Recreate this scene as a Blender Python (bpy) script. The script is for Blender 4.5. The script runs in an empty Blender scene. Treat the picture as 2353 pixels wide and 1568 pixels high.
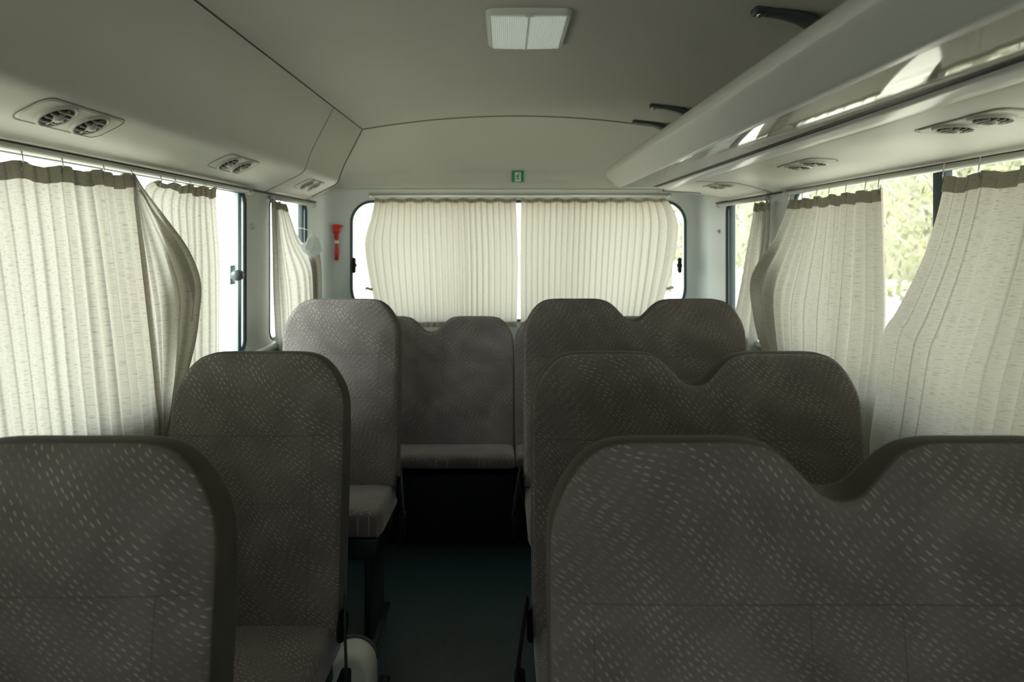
import bpy, bmesh, math, random
import numpy as np
from mathutils import Vector, Matrix, noise
random.seed(4)
H=1.4; F=1500.0; VX=1160.0; VY=550.0
XL=-1.02; XR=1.14; YF=-1.7; YR=3.75; YC=3.3; CR=0.085
pi=math.pi
def S(px,py,X):
    Y=X*F/(px-VX); return (Y, H-(py-VY)*Y/F)
def R(px,py,Y):
    return ((px-VX)*Y/F, H-(py-VY)*Y/F)

# ---------------------------------------------------------------- materials
def nodes(name):
    m=bpy.data.materials.new(name); m.use_nodes=True
    nt=m.node_tree; nt.nodes.clear()
    out=nt.nodes.new('ShaderNodeOutputMaterial')
    return m,nt,out
def N(nt,t,**k):
    n=nt.nodes.new(t)
    for a,b in k.items(): setattr(n,a,b)
    return n
def mat(name,col,rough=0.6,var=0.06,scale=8.0,bump=0.0,bscale=200.0,metal=0.0,spec=0.5,coat=0.0,emit=0.0):
    m,nt,out=nodes(name)
    b=N(nt,'ShaderNodeBsdfPrincipled')
    b.inputs['Roughness'].default_value=rough; b.inputs['Metallic'].default_value=metal
    b.inputs['Specular IOR Level'].default_value=spec
    b.inputs['Coat Weight'].default_value=coat; b.inputs['Coat Roughness'].default_value=0.08
    tc=N(nt,'ShaderNodeTexCoord')
    no=N(nt,'ShaderNodeTexNoise'); no.inputs['Scale'].default_value=scale; no.inputs['Detail'].default_value=3
    nt.links.new(tc.outputs['Object'],no.inputs['Vector'])
    mx=N(nt,'ShaderNodeMix',data_type='RGBA')
    nt.links.new(no.outputs['Fac'],mx.inputs[0])
    mx.inputs[6].default_value=(*[c*(1-var*2) for c in col],1); mx.inputs[7].default_value=(*[min(1,c*(1+var*2)) for c in col],1)
    nt.links.new(mx.outputs[2],b.inputs['Base Color'])
    if emit>0:
        b.inputs['Emission Color'].default_value=(*col,1); b.inputs['Emission Strength'].default_value=emit
    if bump>0:
        n2=N(nt,'ShaderNodeTexNoise'); n2.inputs['Scale'].default_value=bscale
        nt.links.new(tc.outputs['Object'],n2.inputs['Vector'])
        bp=N(nt,'ShaderNodeBump'); bp.inputs['Strength'].default_value=bump; bp.inputs['Distance'].default_value=0.002
        nt.links.new(n2.outputs['Fac'],bp.inputs['Height']); nt.links.new(bp.outputs['Normal'],b.inputs['Normal'])
    nt.links.new(b.outputs[0],out.inputs[0])
    return m
def fabric(name,base,dash,dashes=True,axis='XZ'):
    m,nt,out=nodes(name); L=nt.links.new
    b=N(nt,'ShaderNodeBsdfPrincipled'); b.inputs['Roughness'].default_value=0.85
    b.inputs['Sheen Weight'].default_value=0.38 if dashes else .1; b.inputs['Sheen Roughness'].default_value=0.35
    b.inputs['Specular IOR Level'].default_value=0.2
    tc=N(nt,'ShaderNodeTexCoord')
    no=N(nt,'ShaderNodeTexNoise'); no.inputs['Scale'].default_value=5; no.inputs['Detail'].default_value=1.5; no.inputs['Distortion'].default_value=1.0
    L(tc.outputs['Object'],no.inputs['Vector'])
    rp=N(nt,'ShaderNodeMapRange'); rp.inputs[1].default_value=0.3; rp.inputs[2].default_value=0.7; rp.inputs[3].default_value=0.82; rp.inputs[4].default_value=1.2
    L(no.outputs['Fac'],rp.inputs[0])
    mx=N(nt,'ShaderNodeMix',data_type='RGBA'); mx.inputs[6].default_value=(*base,1); mx.inputs[7].default_value=(*dash,1); mx.inputs[0].default_value=0
    if dashes:
        sx=N(nt,'ShaderNodeSeparateXYZ'); L(tc.outputs['Object'],sx.inputs[0])
        cb=N(nt,'ShaderNodeCombineXYZ'); L(sx.outputs[0],cb.inputs[0]); L(sx.outputs[2 if axis=='XZ' else 1],cb.inputs[1])
        nw=N(nt,'ShaderNodeTexNoise'); nw.inputs['Scale'].default_value=3.0; nw.inputs['Detail'].default_value=0; L(cb.outputs[0],nw.inputs['Vector'])
        sc_=N(nt,'ShaderNodeVectorMath',operation='SCALE'); sc_.inputs['Scale'].default_value=.15; L(nw.outputs['Color'],sc_.inputs[0])
        ad=N(nt,'ShaderNodeVectorMath',operation='ADD'); L(cb.outputs[0],ad.inputs[0]); L(sc_.outputs[0],ad.inputs[1])
        mp=N(nt,'ShaderNodeMapping',vector_type='TEXTURE'); mp.inputs['Rotation'].default_value=(0,0,math.radians(-38)); mp.inputs['Scale'].default_value=(.0165,.0092,1)
        L(ad.outputs[0],mp.inputs['Vector'])
        vo=N(nt,'ShaderNodeTexVoronoi',voronoi_dimensions='2D'); vo.inputs['Scale'].default_value=1; vo.inputs['Randomness'].default_value=0.42
        L(mp.outputs[0],vo.inputs['Vector'])
        sb=N(nt,'ShaderNodeVectorMath',operation='SUBTRACT'); L(mp.outputs[0],sb.inputs[0]); L(vo.outputs['Position'],sb.inputs[1])
        ml=N(nt,'ShaderNodeVectorMath',operation='MULTIPLY'); ml.inputs[1].default_value=(1,3.0,0); L(sb.outputs[0],ml.inputs[0])
        ln=N(nt,'ShaderNodeVectorMath',operation='LENGTH'); L(ml.outputs[0],ln.inputs[0])
        r2=N(nt,'ShaderNodeMapRange'); r2.inputs[1].default_value=0.20; r2.inputs[2].default_value=0.33; r2.inputs[3].default_value=1; r2.inputs[4].default_value=0.0
        L(ln.outputs['Value'],r2.inputs[0])
        wv=N(nt,'ShaderNodeTexWave',wave_type='BANDS',bands_direction='DIAGONAL'); wv.inputs['Scale'].default_value=5; wv.inputs['Distortion'].default_value=7; wv.inputs['Detail'].default_value=0; wv.inputs['Detail Scale'].default_value=.5
        L(cb.outputs[0],wv.inputs['Vector'])
        r3=N(nt,'ShaderNodeMapRange'); r3.inputs[3].default_value=.25; r3.inputs[4].default_value=.9; L(wv.outputs['Fac'],r3.inputs[0])
        mm=N(nt,'ShaderNodeMath',operation='MULTIPLY'); L(r2.outputs[0],mm.inputs[0]); L(r3.outputs[0],mm.inputs[1])
        L(mm.outputs[0],mx.inputs[0])
    mu=N(nt,'ShaderNodeVectorMath',operation='SCALE'); L(mx.outputs[2],mu.inputs[0]); L(rp.outputs[0],mu.inputs['Scale'])
    L(mu.outputs[0],b.inputs['Base Color'])
    n2=N(nt,'ShaderNodeTexNoise'); n2.inputs['Scale'].default_value=420; L(tc.outputs['Object'],n2.inputs['Vector'])
    bp=N(nt,'ShaderNodeBump'); bp.inputs['Strength'].default_value=0.3; bp.inputs['Distance'].default_value=0.0012
    L(n2.outputs['Fac'],bp.inputs['Height']); L(bp.outputs['Normal'],b.inputs['Normal'])
    L(b.outputs[0],out.inputs[0]); return m
def curtain_mat(name,c1,c2,trans,period=.045,fold_shade=.25):
    m,nt,out=nodes(name); L=nt.links.new
    uv=N(nt,'ShaderNodeUVMap')
    mp=N(nt,'ShaderNodeMapping'); mp.inputs['Scale'].default_value=(75,520,1); L(uv.outputs[0],mp.inputs['Vector'])
    no=N(nt,'ShaderNodeTexNoise'); no.inputs['Scale'].default_value=1; no.inputs['Detail'].default_value=1; L(mp.outputs[0],no.inputs['Vector'])
    rp=N(nt,'ShaderNodeMapRange'); rp.inputs[1].default_value=0.55; rp.inputs[2].default_value=0.72; rp.inputs[4].default_value=.7
    L(no.outputs['Fac'],rp.inputs[0])
    sx=N(nt,'ShaderNodeSeparateXYZ'); L(uv.outputs[0],sx.inputs[0])
    dv=N(nt,'ShaderNodeMath',operation='DIVIDE'); dv.inputs[1].default_value=period; L(sx.outputs[0],dv.inputs[0])
    fr=N(nt,'ShaderNodeMath',operation='FRACT'); L(dv.outputs[0],fr.inputs[0])
    pp=N(nt,'ShaderNodeMath',operation='PINGPONG'); pp.inputs[1].default_value=.5; L(fr.outputs[0],pp.inputs[0])
    st=N(nt,'ShaderNodeMapRange'); st.inputs[1].default_value=.03; st.inputs[2].default_value=.11; st.inputs[3].default_value=1-fold_shade; st.inputs[4].default_value=1; L(pp.outputs[0],st.inputs[0])  # dark line per pleat: fold shade put into the cloth colour
    mx=N(nt,'ShaderNodeMix',data_type='RGBA'); mx.inputs[6].default_value=(*c1,1); mx.inputs[7].default_value=(*c2,1)
    L(rp.outputs[0],mx.inputs[0])
    mu=N(nt,'ShaderNodeVectorMath',operation='SCALE'); L(mx.outputs[2],mu.inputs[0]); L(st.outputs[0],mu.inputs['Scale'])
    d=N(nt,'ShaderNodeBsdfDiffuse'); t=N(nt,'ShaderNodeBsdfTranslucent'); L(mu.outputs[0],d.inputs[0]); L(mu.outputs[0],t.inputs[0])
    ms=N(nt,'ShaderNodeMixShader'); ms.inputs[0].default_value=trans; L(d.outputs[0],ms.inputs[1]); L(t.outputs[0],ms.inputs[2])
    L(ms.outputs[0],out.inputs[0]); return m
def glass_mat():
    m,nt,out=nodes('window_glass'); L=nt.links.new
    t=N(nt,'ShaderNodeBsdfTransparent'); t.inputs[0].default_value=(.92,.97,.96,1)
    g=N(nt,'ShaderNodeBsdfGlossy'); g.inputs['Roughness'].default_value=0.02
    ms=N(nt,'ShaderNodeMixShader'); ms.inputs[0].default_value=0.05
    L(t.outputs[0],ms.inputs[1]); L(g.outputs[0],ms.inputs[2]); L(ms.outputs[0],out.inputs[0]); return m
M={}
M['ceil']=mat('ceiling_lining',(.58,.575,.52),.75,.02,3,.12,500)
M['cove']=mat('cove_panel',(.58,.575,.52),.5,.02,3,.08,600)
M['wall']=mat('pillar_plastic',(.64,.70,.68),.42,.02,4,.06,500)
M['low']=mat('lower_panel',(.20,.24,.24),.6,.05,4,.1,300)
M['floor']=mat('vinyl_floor',(.020,.048,.052),.45,.15,30,.5,90)
M['seam']=mat('seam_dark',(.07,.07,.062),.8)
M['rubber']=mat('rubber_gasket',(.03,.05,.055),.5)
M['alu']=mat('window_frame_alloy',(.35,.47,.47),.3,.02,5,0,1,.6)
M['glass']=glass_mat()
M['seat']=fabric('seat_fabric',(.166,.146,.133),(.48,.42,.34))
M['seattop']=fabric('seat_cushion_fabric',(.166,.148,.137),(.48,.43,.36),True,'XY')
M['gusset']=fabric('seat_side_fabric',(.072,.065,.049),(.2,.2,.2),False)
M['stitch']=mat('seat_stitch',(.095,.083,.072),.9)
M['black']=mat('black_plastic',(.006,.007,.008),.6,spec=.2)
M['steel']=mat('black_steel',(.014,.022,.024),.4,.05,10,0,1,.3)
M['belt']=mat('belt_webbing',(.012,.016,.020),.7,.1,60,.4,400)
M['cur']=curtain_mat('curtain_cloth',(.55,.525,.45),(.27,.245,.19),.32,.045,.32)
M['curR']=curtain_mat('rear_curtain_cloth',(.56,.535,.46),(.42,.39,.32),.36,.033,.38)
M['curF']=curtain_mat('folded_curtain_cloth',(.58,.555,.48),(.30,.27,.21),.34,.018,.34)
M['tape']=curtain_mat('curtain_tape',(.44,.415,.345),(.30,.28,.22),.28)
M['rail']=mat('curtain_rail_metal',(.50,.52,.48),.35,.03,5,0,1,.3)
M['gloss']=mat('rack_gloss',(.66,.68,.64),.34,.02,2,0,1,0,.5,.10)
M['rackpanel']=mat('rack_smoked_panel',(.38,.355,.30),.07,.02,2,0,1,0,.45,.0)
M['bracket']=mat('bracket_grey',(.06,.085,.085),.35)
M['ventp']=mat('vent_panel',(.46,.455,.40),.45,.02)
M['ventd']=mat('vent_dark',(.04,.038,.032),.5)
M['ventf']=mat('vent_fin',(.22,.215,.175),.4)
M['lens']=mat('lamp_lens',(.80,.88,.80),.3,.02,5,0,1,emit=.17)  # slight added glow brightens the lens; no bulb behind it
M['lampb']=mat('lamp_base',(.76,.80,.73),.35,.02)
M['green']=mat('sign_green',(.005,.30,.12),.5,.02)
M['white']=mat('sign_white',(.8,.85,.8),.5,.02)
M['red']=mat('hammer_red',(.70,.02,.02),.35,.03)
M['bag']=curtain_mat('bag_plastic',(.88,.93,.93),(.80,.86,.87),.35,.05,0)
M['cream']=mat('cream_casing',(.66,.70,.60),.4,.04)
M['ground']=mat('pale_ground',(.60,.53,.43),.9,.12,.4)
M['leaf']=mat('foliage',(.17,.17,.085),.8,.15,1.5)
M['bank']=mat('distant_foliage',(.135,.13,.082),.9,.3,.35)
M['bark']=mat('bark',(.24,.23,.20),.8,.2,6)
M['chrome']=mat('chrome',(.6,.62,.6),.15,.02,5,0,1,.9)

# ---------------------------------------------------------------- mesh helpers
COL=bpy.context.scene.collection
def mobj(name,verts,faces,mats,parent=None,smooth=True,midx=None,uvs=None,loc=None,fix=True):
    me=bpy.data.meshes.new(name); me.from_pydata([tuple(v) for v in verts],[],faces); 
    for mm in (mats if isinstance(mats,(list,tuple)) else [mats]): me.materials.append(M[mm])
    if midx is not None:
        for p,i in zip(me.polygons,midx): p.material_index=i
    if uvs is not None:
        ul=me.uv_layers.new(name='UVMap')
        for lp in me.loops: ul.data[lp.index].uv=uvs[lp.vertex_index]
    if fix:
        bm=bmesh.new(); bm.from_mesh(me); bmesh.ops.recalc_face_normals(bm,faces=bm.faces); bm.to_mesh(me); bm.free()
    for p in me.polygons: p.use_smooth=smooth
    o=bpy.data.objects.new(name,me); COL.objects.link(o)
    if parent: o.parent=parent
    if loc: o.location=loc
    return o
def empty(name,label,cat,loc=(0,0,0),group=None):
    o=bpy.data.objects.new(name,None); o.empty_display_size=.05; COL.objects.link(o); o.location=loc
    o["label"]=label; o["category"]=cat
    if group: o["group"]=group
    return o
def tag(o,label,cat,group=None):
    o["label"]=label; o["category"]=cat
    if group: o["group"]=group
    return o
def struct(o): o["kind"]="structure"; return o
class MB:
    def __init__(s): s.v=[]; s.f=[]; s.m=[]
    def add(s,v,f,mi=0):
        o=len(s.v); s.v+= [tuple(x) for x in v]; s.f+=[tuple(i+o for i in q) for q in f]; s.m+=[mi]*len(f)
    def box(s,a,b,bev=0.0,mi=0,seg=3,mtx=None):
        bm=bmesh.new(); bmesh.ops.create_cube(bm,size=1)
        for v in bm.verts: v.co=Vector([(a[i]+b[i])/2+v.co[i]*(b[i]-a[i]) for i in range(3)])
        if bev>0: bmesh.ops.bevel(bm,geom=bm.edges[:],offset=bev,segments=seg,profile=.5,affect='EDGES')
        bm.verts.index_update()
        vs=[(mtx@v.co if mtx else v.co.copy()) for v in bm.verts]
        s.add(vs,[[v.index for v in f.verts] for f in bm.faces],mi); bm.free()
    def tube(s,path,r,n=8,mi=0,closed=False,caps=True,flat=None):
        P=[Vector(p) for p in path]; k=len(P); vs=[];fs=[]
        up0=Vector((0,0,1)); prev=None
        for i in range(k):
            if closed: t=(P[(i+1)%k]-P[i-1])
            else: t=P[min(i+1,k-1)]-P[max(i-1,0)]
            t.normalize()
            if prev is None:
                a=t.cross(up0)
                if a.length<1e-3: a=t.cross(Vector((1,0,0)))
            else: a=prev-t*prev.dot(t)
            a.normalize(); prev=a.copy(); b=t.cross(a)
            rr=r[i] if isinstance(r,(list,tuple)) else r
            for j in range(n):
                an=2*pi*j/n
                vs.append(P[i]+a*math.cos(an)*rr*(flat[0] if flat else 1)+b*math.sin(an)*rr*(flat[1] if flat else 1))
        m=k if closed else k-1
        for i in range(m):
            for j in range(n):
                fs.append((i*n+j,i*n+(j+1)%n,((i+1)%k)*n+(j+1)%n,((i+1)%k)*n+j))
        if caps and not closed:
            fs.append(tuple(range(n))); fs.append(tuple((k-1)*n+j for j in range(n)))
        s.add(vs,fs,mi)
    def lathe(s,prof,c=(0,0,0),n=28,mi=0,mtx=None):
        vs=[];fs=[];k=len(prof)
        for (r,z) in prof:
            for j in range(n):
                a=2*pi*j/n; p=Vector((c[0]+r*math.cos(a),c[1]+r*math.sin(a),c[2]+z)); vs.append(mtx@p if mtx else p)
        for i in range(k-1):
            for j in range(n): fs.append((i*n+j,i*n+(j+1)%n,(i+1)*n+(j+1)%n,(i+1)*n+j))
        s.add(vs,fs,mi)
    def obj(s,name,mats,parent=None,smooth=True,loc=None):
        return mobj(name,s.v,s.f,mats,parent,smooth,s.m,loc=loc)
def catmull(pts,n):
    P=[np.array(p,float) for p in pts]; out=[]
    seg=len(P)-1
    for k in range(n):
        u=k/(n-1)*seg; i=min(int(u),seg-1); t=u-i
        p0=P[max(i-1,0)];p1=P[i];p2=P[i+1];p3=P[min(i+2,seg)]
        out.append(.5*((2*p1)+(-p0+p2)*t+(2*p0-5*p1+4*p2-p3)*t*t+(-p0+3*p1-3*p2+p3)*t**3))
    return out
def resample(pts,n):
    P=np.array(pts,float); d=np.r_[0,np.cumsum(np.linalg.norm(np.diff(P,axis=0),axis=1))]
    t=np.linspace(0,d[-1],n); return np.stack([np.interp(t,d,P[:,k]) for k in range(P.shape[1])],1)
def extr(profile,ys,name,m,thick=None):
    mb=MB(); k=len(profile)
    vs=[(x,y,z) for y in ys for (x,z) in profile]
    fs=[(i*k+j,i*k+j+1,(i+1)*k+j+1,(i+1)*k+j) for i in range(len(ys)-1) for j in range(k-1)]
    mb.add(vs,fs); return mb.obj(name,m)
def autosm(o,ang=40):
    me=o.data; bm=bmesh.new(); bm.from_mesh(me)
    for e in bm.edges:
        if len(e.link_faces)==2 and e.calc_face_angle(0)>math.radians(ang): e.smooth=False
    bm.to_mesh(me); bm.free()

# ---------------------------------------------------------------- shell
XC=(XL+XR)/2
def ceilZ(x): return H+.557+.068*(1-((x-XC)/.78)**2)
XA,XB=-.72,.84
nc=31; xs=np.linspace(XA,XB,nc)
ceil=extr([(x,ceilZ(x)) for x in xs],[YF,0,1.5,YC],'ceiling','ceil'); struct(ceil)
coveL=[(-1.02,.196),(-.985,.213),(-.94,.235),(-.895,.258),(-.868,.271),(-.851,.283),(-.840,.299),(-.833,.322),(-.815,.37),(-.783,.435),(-.752,.495),(-.72,.557)]
coveR=[(.84,.557),(.865,.47),(.88,.38),(.87,.30),(.82,.272),(.802,.262),(.80,.250),(.81,.245),(.86,.243),(.95,.238),(1.0,.232),(1.06,.217),(1.10,.205),(1.14,.192)]
pl=[tuple(p) for p in catmull([(x,H+z) for x,z in coveL],56)]
prr=[tuple(p) for p in catmull([(x,H+z) for x,z in coveR],50)]
struct(extr(pl,[YF,0,1.5,2.75,YC],'trim_1','cove'))
struct(extr(prr,[YF,0,1.5,2.75,YC],'trim_2','cove'))
P0=[Vector((x,YC,z)) for x,z in pl]+[Vector((x,YC,ceilZ(x))) for x in xs[1:-1]]+[Vector((x,YC,z)) for x,z in prr]
def backpath(side,t):
    a=.5
    X0=XL if side<0 else XR; cx=X0+CR*(1 if side<0 else -1); cy=YR-CR
    if t<a: y=YC+(cy-YC)*t/a; x=X0
    else:
        th=(t-a)/(1-a)*pi/2; x=cx-(CR*math.cos(th)*(1 if side<0 else -1)); y=cy+CR*math.sin(th)
    z=H+.195+(.285-.195)*min(1,t*1.15)
    return Vector((x,y,z))
P1=[]
n1=len(pl); n2=len(xs)-2; n3=len(prr)
for i in range(n1): P1.append(backpath(-1,i/(n1-1)))
xa=XL+CR; xb=XR-CR
for i in range(n2): P1.append(Vector((xa+(xb-xa)*(i+1)/(n2+1),YR,H+.285)))
for i in range(n3): P1.append(backpath(1,1-i/(n3-1)))
def capP(i,v):
    a=.55*math.sin(v*pi/2)+.45*v; b=.55*(1-math.cos(v*pi/2))+.45*v
    p,q=P0[i],P1[i]
    return Vector((p.x+(q.x-p.x)*a,p.y+(q.y-p.y)*a,p.z+(q.z-p.z)*b))
nv=18; vs=[capP(i,v/nv) for v in range(nv+1) for i in range(len(P0))]; k=len(P0)
fs=[(v*k+i,v*k+i+1,(v+1)*k+i+1,(v+1)*k+i) for v in range(nv) for i in range(k-1)]
struct(mobj('trim_3',vs,fs,'cove'))
mb=MB()
mb.tube([(XA,YF,H+.556),(XA,YC,H+.556)],.0025,6)
mb.tube([(XB,YF,H+.556),(XB,YC,H+.556)],.0025,6)
mb.tube([p+Vector((0,0,-.001)) for p in P0[6:-12]],.0035,6)
mb.tube([(x,2.75,z-.0005) for x,z in pl],.0013,6)
mb.tube([(x,2.75,z-.0005) for x,z in prr[20:]],.0012,6)
struct(mb.obj('trim_4','seam'))
mb=MB(); mb.tube([p+Vector((0,-.0,-.002)) for p in P1],.008,8); struct(mb.obj('trim_5','wall'))

def rrect(a0,a1,b0,b1,r,n=8,rb=None):
    rb=rb or r; pts=[]
    for (cx,cy,s,rr) in ((a1-rb,b0+rb,-pi/2,rb),(a1-r,b1-r,0,r),(a0+r,b1-r,pi/2,r),(a0+rb,b0+rb,pi,rb)):
        for i in range(n+1):
            t=s+pi/2*i/n; pts.append((cx+rr*math.cos(t),cy+rr*math.sin(t)))
    return pts
def ring(a0,a1,b0,b1,A0,A1,B0,B1,r,n=8,rb=None):
    inn=rrect(a0,a1,b0,b1,r,n,rb); out=[]
    for c in range(4):
        for i in range(n+1):
            p=inn[c*(n+1)+i]
            if c==0: q=(p[0],B0) if i<n/2 else ((A1,B0) if i==n//2 else (A1,p[1]))
            if c==1: q=(A1,p[1]) if i<n/2 else ((A1,B1) if i==n//2 else (p[0],B1))
            if c==2: q=(p[0],B1) if i<n/2 else ((A0,B1) if i==n//2 else (A0,p[1]))
            if c==3: q=(A0,p[1]) if i<n/2 else ((A0,B0) if i==n//2 else (p[0],B0))
            out.append(q)
    k=len(inn); return inn+out,[(i,(i+1)%k,k+(i+1)%k,k+i) for i in range(k)],inn
ZS=H-.44; ZT=H+.185; ZH=H+.23
OPN=[(.50,2.57),(2.83,3.36)]
YE=YR-CR
def sidewall(name,X,sgn,idx):
    mb=MB(); cuts=[.30,2.70,YE]
    loops=[]
    for i,(a,b) in enumerate(OPN):
        v,f,inn=ring(a,b,ZS,ZT,cuts[i],cuts[i+1],.8,ZH,.05,8); mb.add([(X,p[0],p[1]) for p in v],f); loops.append(inn)
    mb.add([(X,YF,.8),(X,.30,.8),(X,.30,ZH),(X,YF,ZH)],[(0,1,2,3)])
    mb.add([(X,YF,0),(X,YE,0),(X,YE,.8),(X,YF,.8)],[(0,1,2,3)],1)
    o=mb.obj(name,['wall','low'],smooth=False); struct(o)
    sm=o.modifiers.new('s','SOLIDIFY'); sm.thickness=.05; sm.offset=0; o.location.x+=sgn*.025
    for i,inn in enumerate(loops):
        xo=X+sgn*.03
        k=len(inn); pane=mobj('window_%d'%(idx+i),[(xo,p[0],p[1]) for p in inn],[tuple(range(k))],'glass',smooth=False); struct(pane)
        g=MB(); g.tube([(X+sgn*.004,p[0],p[1]) for p in inn],.008,8,closed=True)
        g.obj('window_gasket','rubber',pane)
sidewall('wall_left',XL,-1,1); sidewall('wall_right',XR,1,3)
rx0,_=R(808,500,YR); rx1,_=R(1574,500,YR); rz1=R(0,464,YR)[1]; rz0=R(0,736,YR)[1]
mb=MB(); v,f,rinn=ring(rx0,rx1,rz0,rz1,XL+CR,XR-CR,rz0-.15,H+.285,.12,12,.19)
mb.add([(p[0],YR,p[1]) for p in v],f)
mb.add([(XL+CR,YR,0),(XR-CR,YR,0),(XR-CR,YR,rz0-.15),(XL+CR,YR,rz0-.15)],[(0,1,2,3)])
o=struct(mb.obj('wall_rear','wall',smooth=False)); sm=o.modifiers.new('s','SOLIDIFY'); sm.thickness=.05; sm.offset=0; o.location.y+=.025
pane=struct(mobj('window_5',[(p[0],YR+.03,p[1]) for p in rinn],[tuple(range(len(rinn)))],'glass',smooth=False))
g=MB(); g.tube([(p[0],YR-.002,p[1]) for p in rinn],.009,8,closed=True); g.obj('window_gasket','rubber',pane)
for nm,X0,s in (('wall_corner_left',XL,1),('wall_corner_right',XR,-1)):
    mb=MB(); pts=[(X0+s*CR-s*CR*math.cos(t),YR-CR+CR*math.sin(t)) for t in np.linspace(0,pi/2,14)]
    vs=[(x,y,z) for z in (0,H+.30) for x,y in pts]; n=len(pts)
    mb.add(vs,[(i,i+1,n+i+1,n+i) for i in range(n-1)]); o=struct(mb.obj(nm,'wall'))
WZ0,WZ1=1.08,1.52
mb=MB(); v,f,inn=ring(XL+.2,XR-.2,WZ0,WZ1,XL,XR,0.3,H+.63,.12,8)
mb.add([(p[0],YF,p[1]) for p in v],f); mb.add([(XL,YF,0),(XR,YF,0),(XR,YF,.3),(XL,YF,.3)],[(0,1,2,3)])
struct(mb.obj('wall_front','low',smooth=False))
struct(mobj('window_6',[(p[0],YF-.02,p[1]) for p in inn],[tuple(range(len(inn)))],'glass',smooth=False))
mb=MB(); mb.box((XL-.06,YF-.05,H+.66),(XR+.06,YR+.08,H+.70)); 
mb.box((XL-.06,YF-.05,H+.2),(XL-.03,YR+.08,H+.67)); mb.box((XR+.03,YF-.05,H+.2),(XR+.06,YR+.08,H+.67)); mb.box((XL-.05,YR+.05,H+.24),(XR+.05,YR+.08,H+.67))
struct(mb.obj('roof','low',smooth=False))
mb=MB(); mb.box((XL,YF,-.05),(XR,YR,0)); struct(mb.obj('floor','floor',smooth=False))
mb=MB()
for X,s in ((XL,1),(XR,-1)):
    mb.box((min(X,X+s*.03),YF,ZS-.035),(max(X,X+s*.03),3.5,ZS-.008),.008)
struct(mb.obj('trim_6','wall'))
mb=MB()
mb.tube([(XL+.006,YF,H+.198),(XL+.006,YC+.2,H+.198)],.005,6); mb.tube([(XR-.006,YF,H+.193),(XR-.006,YC+.2,H+.193)],.005,6)
struct(mb.obj('trim_7','seam'))
def mull(X,y,w,par,m='rubber'):
    g=MB(); g.box((X-.012,y-w/2,ZS),(X+.012,y+w/2,ZT),.003); g.obj('window_mullion',m,par)
W=bpy.data.objects
mull(XL-.02,2.535,.03,W['window_1'],'alu'); mull(XL-.025,1.1,.035,W['window_1']); 
mull(XR+.02,1.73,.045,W['window_3']); mull(XR+.02,3.33,.03,W['window_4']); mull(XL-.02,3.33,.03,W['window_2'])
y,z=S(541,632,XL+.03); e=empty('window_latch','grey plastic sliding window latch on the window frame','window latch',(XL+.02,y,z))
mb=MB(); mb.box((-.02,-.02,-.035),(.004,.02,.035),.006); mb.box((0,-.012,-.015),(.035,.012,.015),.006); mb.obj('latch_body','alu',e)
mb=MB(); mb.lathe([(0.0003,-.02),(.016,-.02),(.02,-.012),(.02,.012),(.016,.02),(0.0003,.02)],(0,0,0),20,0,Matrix.Translation((.03,-.03,0))@Matrix.Rotation(pi/2,4,'X')); mb.obj('knob','bracket',e)
for X,s,px,py in ((XL,1,578,520),(XR,-1,1653,532)):
    y,z=S(px,py,X); e=MB(); e.lathe([(0.0003,.014),(.005,.014),(.006,.008),(.011,.006),(.013,-.002)],(0,0,0),20,0,Matrix.Rotation(s*pi/2,4,'Y'))
    o=e.obj('coat_hook','cream',loc=(X,y,z)); tag(o,'small round cream coat button on the window pillar','coat hook')
for px in (813,1562):
    x,z=R(px,610,YR-.02); e=MB(); e.box((-.012,-.010,-.045),(.012,.014,.045),.011,0,4); e.box((-.016,-.002,-.010),(.016,.014,.010),.005)
    o=e.obj('window_fastener','black',loc=(x,YR-.02,z)); tag(o,'black oval fastener at the edge of the rear window','fastener')

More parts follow.
